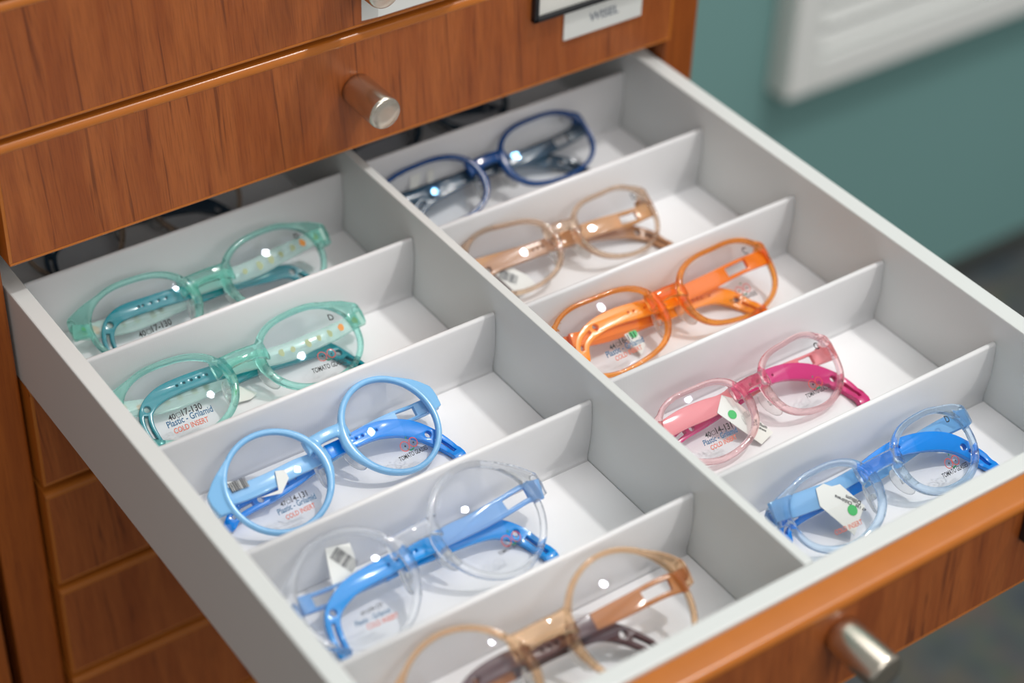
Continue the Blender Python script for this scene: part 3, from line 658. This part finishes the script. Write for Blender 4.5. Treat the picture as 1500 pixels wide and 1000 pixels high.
    for sd, body, p0, p1, col in TX.get(key, []):
        side = -1 if sd == 'L' else 1
        def mp(u, v, side=side):
            a = side*(u)-c; return lp(side, a/math.cos(WRAP), v, sag(a, v)+0.00012)
        x0, y0 = p0[0]/1000, p0[1]/1000; x1, y1 = p1[0]/1000, p1[1]/1000
        wd = math.hypot(x1-x0, y1-y0); ang = math.atan2(y1-y0, x1-x0)
        bm = bmesh.new()
        if body == '@':
            def ring(cx, cy, r, w, n=28):
                A = [bm.verts.new(mp(cx+r*math.cos(2*PI*k/n), cy+r*math.sin(2*PI*k/n))) for k in range(n)]
                Bq = [bm.verts.new(mp(cx+(r-w)*math.cos(2*PI*k/n), cy+(r-w)*math.sin(2*PI*k/n))) for k in range(n)]
                for k in range(n): bm.faces.new((A[k], A[(k+1) % n], Bq[(k+1) % n], Bq[k]))
            ring(x0-0.0002, y0, 0.00225, 0.00035); ring(x1+0.0002, y1+0.0002, 0.00215, 0.00035)
            fix(bm); obj('printed_logo', bm, LOGORED, lens_o[side])
            bm = bmesh.new()
            for cx, cy, r in ((x0, y0, 0.00045), (x1+0.0002, y1, 0.0004)):
                vs = [bm.verts.new(mp(cx+r*math.cos(2*PI*k/10), cy+r*math.sin(2*PI*k/10))) for k in range(10)]; bm.faces.new(vs)
            fix(bm); obj('printed_logo', bm, INK, lens_o[side])
            bm = bmesh.new(); xm = (x0+x1)/2
            vs = [bm.verts.new(mp(xm+a_, y0+b_)) for a_, b_ in ((-0.0004, 0.0026), (0.0004, 0.0028), (0.0006, 0.0036), (-0.0001, 0.0034))]; bm.faces.new(vs)
            n = 8
            o1 = [bm.verts.new(mp(xm+0.0017*math.cos(PI+PI*k/n), y0-0.0012+0.0016*math.sin(PI+PI*k/n))) for k in range(n+1)]
            o2 = [bm.verts.new(mp(xm+0.0014*math.cos(PI+PI*k/n), y0-0.0012+0.0009*math.sin(PI+PI*k/n))) for k in range(n+1)]
            for k in range(n): bm.faces.new((o1[k], o1[k+1], o2[k+1], o2[k]))
            fix(bm); obj('printed_logo', bm, LOGOGRN, lens_o[side])
            continue
        if '#' in body:
            a_, b_ = body.split('#')
            put_text(bm, a_, mp, wd*0.205, x0, y0, ang, 1.1)
            put_text(bm, b_, mp, wd*0.60, x0+wd*0.40*math.cos(ang), y0+wd*0.40*math.sin(ang), ang, 1.15)
            s0 = wd*0.235; hq = wd*0.135
            for q0, q1, q2, q3 in ((0, 0, hq, 0.0002), (0, hq-0.0002, hq, hq), (0, 0, 0.0002, hq), (hq-0.0002, 0, hq, hq)):
                vs = [bm.verts.new(mp(x0+s0+a2, y0+math.sin(ang)*s0+b2)) for a2, b2 in ((q0, q1), (q2, q1), (q2, q3), (q0, q3))]
                bm.faces.new(vs)
        elif len(body) == 1:
            put_text(bm, body, mp, wd*0.95, x0, y0, ang-0.15, 1.1)
        else:
            put_text(bm, body, mp, wd, x0, y0, ang, {'T': 1.5, 'P': 1.35, 'C': 1.3}[body[0]])
        obj('printed_text', bm, inks[col], lens_o[side])
    # --- nose pads
    for side in (-1, 1):
        bm = bmesh.new()
        bmesh.ops.create_uvsphere(bm, u_segments=20, v_segments=12, radius=1.0)
        R = Matrix.Rotation(side*math.radians(-38), 4, 'Y') @ Matrix.Rotation(side*math.radians(16), 4, 'Z')
        cx = side*(c-rin(PI)+st.get('pad_u', 0.0002)); cy = st.get('pad_v', -0.0045)
        bmesh.ops.transform(bm, matrix=Matrix.Translation((cx, cy, -0.0058)) @ R @ Matrix.Diagonal((0.0033, 0.0068, 0.0009, 1)), verts=bm.verts)
        add_box(bm, min(cx, cx-side*0.0004)-0.0008, max(cx, cx-side*0.0004)+0.0008, cy-0.001, cy+0.0016, -0.0052, -0.0022, 0.0003)
        fix(bm); obj('nose_pad', bm, PAD, t, smooth=True)
    # --- folded temples
    for kk in 'FB':
        sd, pts, sw = g[kk]
        pts = [[p[0]/1000, p[1]/1000, p[2]/1000, p[3]/1000*0.92] for p in pts]
        side = -1 if sd == 'L' else 1
        # start at the hinge, inside the end piece
        rows = smooth_rows(spline(pts, 5), 3)
        isw = sw*5
        holes_t, holes_e = [], []
        if st.get('window') and (sd == 'R' or key == 'C4'):
            i0 = at_len(rows, st['window'][0]); i1 = at_len(rows, st['window'][1])
            holes_t.append(hole_slot(rows, i0, i1, 0.0042))
        ne = len(rows)-1
        if st.get('holes', True):
            acc = at_len(rows, 0.007, isw)
            for k in range(5):
                i = at_len(rows, 0.008+k*0.0034, isw)
                if i < ne-14: holes_e.append(hole_round(rows, i, 0.00055, n=10))
            # big hole and end slot, measured back from the tip
            back = rows[::-1]
            ib = ne-at_len(back, 0.0165); holes_e.append(hole_round(rows, ib, 0.0015, n=16))
            s0 = ne-at_len(back, 0.0128); s1 = ne-at_len(back, 0.0022)
            if s1 > s0: holes_e.append(hole_slot(rows, s0, s1, 0.0016))
        a = strip(rows, 0, isw, 'temple', st['temple'], t, holes=holes_t, label=None) if False else strip(rows, 0, isw, 'temple', st['temple'], t, holes=holes_t)
        e = strip(rows, max(0, isw-1), ne, 'temple_tip', st['tip'], a, holes=holes_e, ext=0.0011, bevel=0.0004, round_end=True, scale=1.06)
        e['label'] = st['tip_label']
        # hinge barrel
        p = rows[1]; bm = bmesh.new()
        e0 = lp(side, rin(0)+rw+st['eu']-0.0020, (st['vt']+st['vb'])/2-0.0006, -0.0066)
        pp = [e0+Vector((0, 0, 0.001)), e0+Vector((-side*0.001, 0, -0.0022)), Vector((rows[2][0], rows[2][1], rows[2][2]))]
        fr = [(Vector((1, 0, 0)), Vector((0, 1, 0)), 0.0014, 0.0026), (Vector((0.7, 0, side*0.7)), Vector((0, 1, 0)), 0.0014, 0.0028), (Vector((0, 0, 1)), Vector((0, 1, 0)), 0.0009, 0.003)]
        sweep(bm, pp, fr, nsec=12); fix(bm); obj('hinge', bm, st['temple'], t, smooth=True)
        if st.get('spots'):
            bm = bmesh.new(); bm2 = bmesh.new()
            rnd = random.Random(key+kk)
            for k in range(7):
                i = at_len(rows, 0.004+k*0.0062)
                if i >= isw-3: break
                p = rows[i]; rr = 0.0011+0.0006*rnd.random()
                bq = bm if k == 1 else bm2
                vs = [bq.verts.new((p[0]+rr*math.cos(2*PI*j/9)*(0.7+0.5*rnd.random()), p[1]+(rnd.random()-0.5)*0.0008+rr*1.3*math.sin(2*PI*j/9)*(0.8+0.4*rnd.random()), p[2]+0.00135)) for j in range(9)]
                bq.faces.new(vs)
            obj('printed_motif', bm, ORANGE_INK, a, label='orange animal-like blots'); obj('printed_motif', bm2, OLIVE_INK, a)
    # --- price tag
    for i, poly in enumerate(g['T']):
        tag = st['tags'][i]
        bm = bmesh.new(); P = [Vector([x/1000 for x in p]) for p in poly]
        # flatten to the best plane z = A x + B y + C
        cx_ = sum(p.x for p in P)/len(P); cy_ = sum(p.y for p in P)/len(P); cz_ = sum(p.z for p in P)/len(P)
        sxx = sum((p.x-cx_)**2 for p in P)+1e-9; syy = sum((p.y-cy_)**2 for p in P)+1e-9; sxy = sum((p.x-cx_)*(p.y-cy_) for p in P)
        sxz = sum((p.x-cx_)*(p.z-cz_) for p in P); syz = sum((p.y-cy_)*(p.z-cz_) for p in P); det = sxx*syy-sxy*sxy
        pa, pb = ((sxz*syy-syz*sxy)/det, (syz*sxx-sxz*sxy)/det) if abs(det) > 1e-14 else (0, 0)
        for p in P: p.z = cz_+pa*(p.x-cx_)+pb*(p.y-cy_)
        n = Vector((0, 0, 1))
        A_ = [bm.verts.new(p+n*0.00012) for p in P]; B_ = [bm.verts.new(p-n*0.00012) for p in P]
        bm.faces.new(A_); bm.faces.new(B_[::-1])
        for k in range(len(P)): bm.faces.new((A_[k], B_[k], B_[(k+1) % len(P)], A_[(k+1) % len(P)]))
        bmesh.ops.triangulate(bm, faces=[f_ for f_ in bm.faces if len(f_.verts) > 4]); fix(bm)
        tg = obj('price_tag', bm, CARD, t, label='white paper price tag')
        cen = sum(P, Vector())/len(P)
        for what, du, dv, sz, ang in tag:
            def mt(x, y, pa=pa, pb=pb, cx_=cx_, cy_=cy_, cz_=cz_): return Vector((x, y, cz_+pa*(x-cx_)+pb*(y-cy_)+0.0003))
            cx, cy = cen.x+du/1000, cen.y+dv/1000
            bm = bmesh.new()
            if what == 'dot':
                vs = [bm.verts.new(mt(cx+sz/1000*math.cos(2*PI*k/20), cy+sz/1000*math.sin(2*PI*k/20))) for k in range(20)]; bm.faces.new(vs)
                obj('round_sticker', bm, GREEN, tg, label='green round sticker')
            elif what == 'bar':
                ca, sa = math.cos(ang), math.sin(ang); x = -sz/2; rnd = random.Random(5)
                while x < sz/2:
                    w = rnd.choice((0.18, 0.3, 0.5)); h = sz*0.28
                    vs = [bm.verts.new(mt(cx+(a_*ca-b_*sa)/1000, cy+(a_*sa+b_*ca)/1000)) for a_, b_ in ((x, -h), (x+w, -h), (x+w, h), (x, h))]; bm.faces.new(vs)
                    x += w+rnd.choice((0.2, 0.35))
                obj('barcode', bm, INK, tg)
            else:
                put_text(bm, what, mt, sz/1000, cx, cy, ang); obj('tag_text', bm, INK, tg)
    return t

ORANGE_INK = plain('orange_print', lin((235, 150, 50)), 0.5)
OLIVE_INK = plain('olive_print', lin((168, 180, 130)), 0.5)
MINT = clear_plastic('mint_acetate', (0.56, 0.93, 0.86, 1), 0.74, 0.02)
MINT_T = clear_plastic('mint_temple', (0.80, 0.96, 0.92, 1), 0.2, 0.35)
TEALR = solid_plastic('teal_rubber', lin((0, 134, 146)))
SKY = solid_plastic('sky_blue_plastic', lin((128, 186, 232)))
ROYAL = solid_plastic('royal_blue_rubber', lin((0, 136, 232)))
AZURE = solid_plastic('azure_rubber', lin((0, 144, 226)))
CLEAR = clear_plastic('clear_acetate', (0.94, 0.955, 0.97, 1), 0.8, 0.03)
CLEARB_T = clear_plastic('pale_blue_temple', lin((150, 195, 240)), 0.1, 0.6)
AMBER = clear_plastic('amber_acetate', (0.98, 0.72, 0.48, 1), 0.75, 0.02)
AMBER_T = clear_plastic('amber_temple', lin((214, 150, 95)), 0.1, 0.6)
BROWNR = solid_plastic('dark_brown_rubber', lin((84, 52, 52)))
NAVY = solid_plastic('navy_plastic', lin((4, 66, 128)), 0.15)
NAVYR = solid_plastic('dark_navy_rubber', lin((44, 62, 78)))
TAN = clear_plastic('brown_acetate', (0.82, 0.65, 0.51, 1), 0.8, 0.08)
TAN_T = clear_plastic('tan_temple', lin((222, 170, 116)), 0.1, 0.65)
TANR = solid_plastic('tan_rubber', lin((176, 128, 90)))
ORNG = clear_plastic('orange_acetate', (1.0, 0.46, 0.10, 1), 0.8, 0.10)
ORNG_T = clear_plastic('orange_temple', lin((255, 140, 30)), 0.1, 0.7)
ORNGR = solid_plastic('orange_rubber', lin((255, 150, 30)))
PINK = clear_plastic('pink_acetate', (0.99, 0.77, 0.78, 1), 0.78, 0.02)
PINK_T = clear_plastic('pink_temple', lin((248, 160, 165)), 0.1, 0.75)
MAGR = solid_plastic('magenta_rubber', lin((205, 50, 118)))
ICE = clear_plastic('ice_blue_acetate', (0.75, 0.88, 0.995, 1), 0.8, 0.015)
ICE_T = clear_plastic('ice_blue_temple', lin((150, 205, 245)), 0.15, 0.65)

ST = {
'G1': dict(eu=0.0065, vt=0.0125, vb=0.002, frame=MINT, temple=MINT_T, tip=TEALR, tip_label='dark teal rubber temple tip', spots=True, rim=0.0028, bridge_v=0.0062, bridge_h=0.0068, end_h=0.0085, end_u=0.0085, end_v=0.0095, end_angle=32, tags=[]),
'G2': dict(eu=0.0065, vt=0.0125, vb=0.002, frame=MINT, temple=MINT_T, tip=TEALR, tip_label='dark teal rubber temple tip', spots=True, rim=0.0028, bridge_v=0.0062, bridge_h=0.0068, end_h=0.0085, end_u=0.0085, end_v=0.0095, end_angle=32,
           tags=[[('dot', -3.4, 3.2, 1.5, 0)]]),
'B3': dict(eu=0.0052, vt=0.0095, vb=-0.0012, brow=52, frame=SKY, temple=SKY, tip=ROYAL, tip_label='royal blue rubber temple tip', rim=0.0026, bridge_v=0.0072, bridge_h=0.0052, end_h=0.0085, end_u=0.0075, end_v=0.006, end_angle=22, window=(0.008, 0.017), flank=62,
           tags=[[('bar', 0, 0, 8.0, -0.05)], []]),
'C4': dict(eu=0.006, vt=0.0095, vb=-0.0012, brow=52, frame=CLEAR, temple=CLEARB_T, tip=AZURE, tip_label='azure rubber temple tip', rim=0.0028, bridge_v=0.0078, bridge_h=0.0068, end_h=0.0085, end_u=0.0075, end_v=0.006, end_angle=22, window=(0.006, 0.017), flank=55,
           tags=[[('bar', 2.0, 1.5, 10.0, -1.1)]]),
'A5': dict(eu=0.005, vt=0.0115, vb=0.0005, brow=50, frame=AMBER, temple=AMBER_T, tip=BROWNR, tip_label='dark brown rubber temple tip', rim=0.0022, centre=True, bridge_v=0.009, bridge_h=0.008, end_h=0.0085, end_u=0.0075, end_v=0.007, end_angle=22, window=(0.006, 0.018), tags=[]),
'N1': dict(eu=0.0008, vt=0.0118, vb=0.002, frame=NAVY, temple=NAVYR, tip=NAVYR, tip_label='dark slate rubber temple tip', rim=0.0022, centre=True, bridge_v=0.005, bridge_h=0.0058, end_h=0.0075, end_u=0.004, end_v=0.0075, window=(0.010, 0.020), lens=LENSB, tags=[[], []]),
'R2': dict(eu=0.0006, vt=0.0132, vb=0.003, frame=TAN, temple=TAN_T, tip=TANR, tip_label='tan rubber temple tip', rim=0.0022, centre=True, bridge_v=0.0055, bridge_h=0.0055, end_h=0.0075, end_u=0.004, end_v=0.0075, window=(0.008, 0.016),
           tags=[[('bar', 1.0, -2.0, 9.0, -0.75)]]),
'O3': dict(eu=0.0014, vt=0.012, vb=0.003, frame=ORNG, temple=ORNG_T, tip=ORNGR, tip_label='bright orange rubber temple tip', rim=0.0023, centre=True, bridge_v=0.0055, bridge_h=0.0062, end_h=0.0078, end_u=0.0045, end_v=0.009, window=(0.010, 0.022), tags=[[('dot', 1.0, 2.0, 2.2, 0)]]),
'P4': dict(eu=0.0016, vt=0.0112, vb=0.0015, frame=PINK, temple=PINK_T, tip=MAGR, tip_label='magenta rubber temple tip', rim=0.0026, bridge_v=0.0058, bridge_h=0.0058, end_h=0.0075, end_u=0.0042, end_v=0.0085, window=(0.008, 0.015), low=0.15,
           tags=[[('dot', -3.5, 2.5, 2.1, 0), ('Dillium', 4.0, -5.0, 6.0, -0.9), ('Childrens', 2.8, -6.0, 6.0, -0.9)]]),
'T5': dict(eu=0.0052, vt=0.012, vb=0.003, frame=ICE, temple=ICE_T, tip=ROYAL, tip_label='royal blue rubber temple tip', rim=0.0029, bridge_v=0.0058, bridge_h=0.0062, end_h=0.0095, end_u=0.0085, end_v=0.0085, end_angle=30, low=0.3,
           tags=[[('dot', 3.2, -6.0, 2.3, 0), ('Childrens', 5.0, -3.2, 8.0, 2.3), ('Dillium', 9.0, -4.6, 7.0, 2.3), ('47 130', 9.5, -8.2, 5.0, 2.3)]]),
}
LB = {
'G1': 'mint green clear spectacles, upper of the two mint pairs, nearer the closed drawer',
'G2': 'mint green clear spectacles, lower of the two mint pairs, lens printed 40 17-130',
'B3': 'round opaque sky blue spectacles with royal blue temple tips',
'C4': 'round colourless transparent spectacles with azure blue temple tips and barcode tag',
'A5': 'large round amber clear spectacles with dark brown tips nearest the drawer front',
'N1': 'navy blue opaque spectacles with blue lens glare at the top of the right column',
'R2': 'light brown translucent spectacles between the navy and orange pairs',
'O3': 'bright orange translucent spectacles in the right column',
'P4': 'pale pink clear spectacles with magenta temple tips and white tag',
'T5': 'ice blue clear spectacles with royal blue tips nearest the drawer front on the right',
'K0': 'brown rimmed spectacles half hidden in shadow under the closed drawer on the left',
'M0': 'black navy spectacles half hidden in shadow under the closed drawer on the right',
}
# two more pairs in the shaded back row
import copy as _cp
def shift(key, src, loc, yaw_=0.0, r=None, c=None):
    g = _cp.deepcopy(GD[src]); g['q'][0:3] = loc; g['q'][3] = yaw_; g['q'][5] = 0.0; g['T'] = []
    GD[key] = g
shift('K0', 'C4', [0.088, -0.1500, -0.0307], 0.0)
shift('M0', 'R2', [0.252, -0.1480, -0.0331], 0.02)
ST['K0'] = dict(ST['A5']); ST['K0'].update(frame=TAN, temple=NAVYR, tip=NAVYR, tip_label='dark slate rubber temple tip', centre=False)
ST['M0'] = dict(ST['R2']); ST['M0'].update(frame=NAVYR, temple=NAVY, tip=NAVYR, tip_label='dark slate rubber temple tip', rim=0.003, tags=[])
for k in ('K0', 'M0', 'N1', 'R2', 'O3', 'P4', 'T5', 'G1', 'G2', 'B3', 'C4', 'A5'):
    make_glasses(k, LB[k], ST[k])
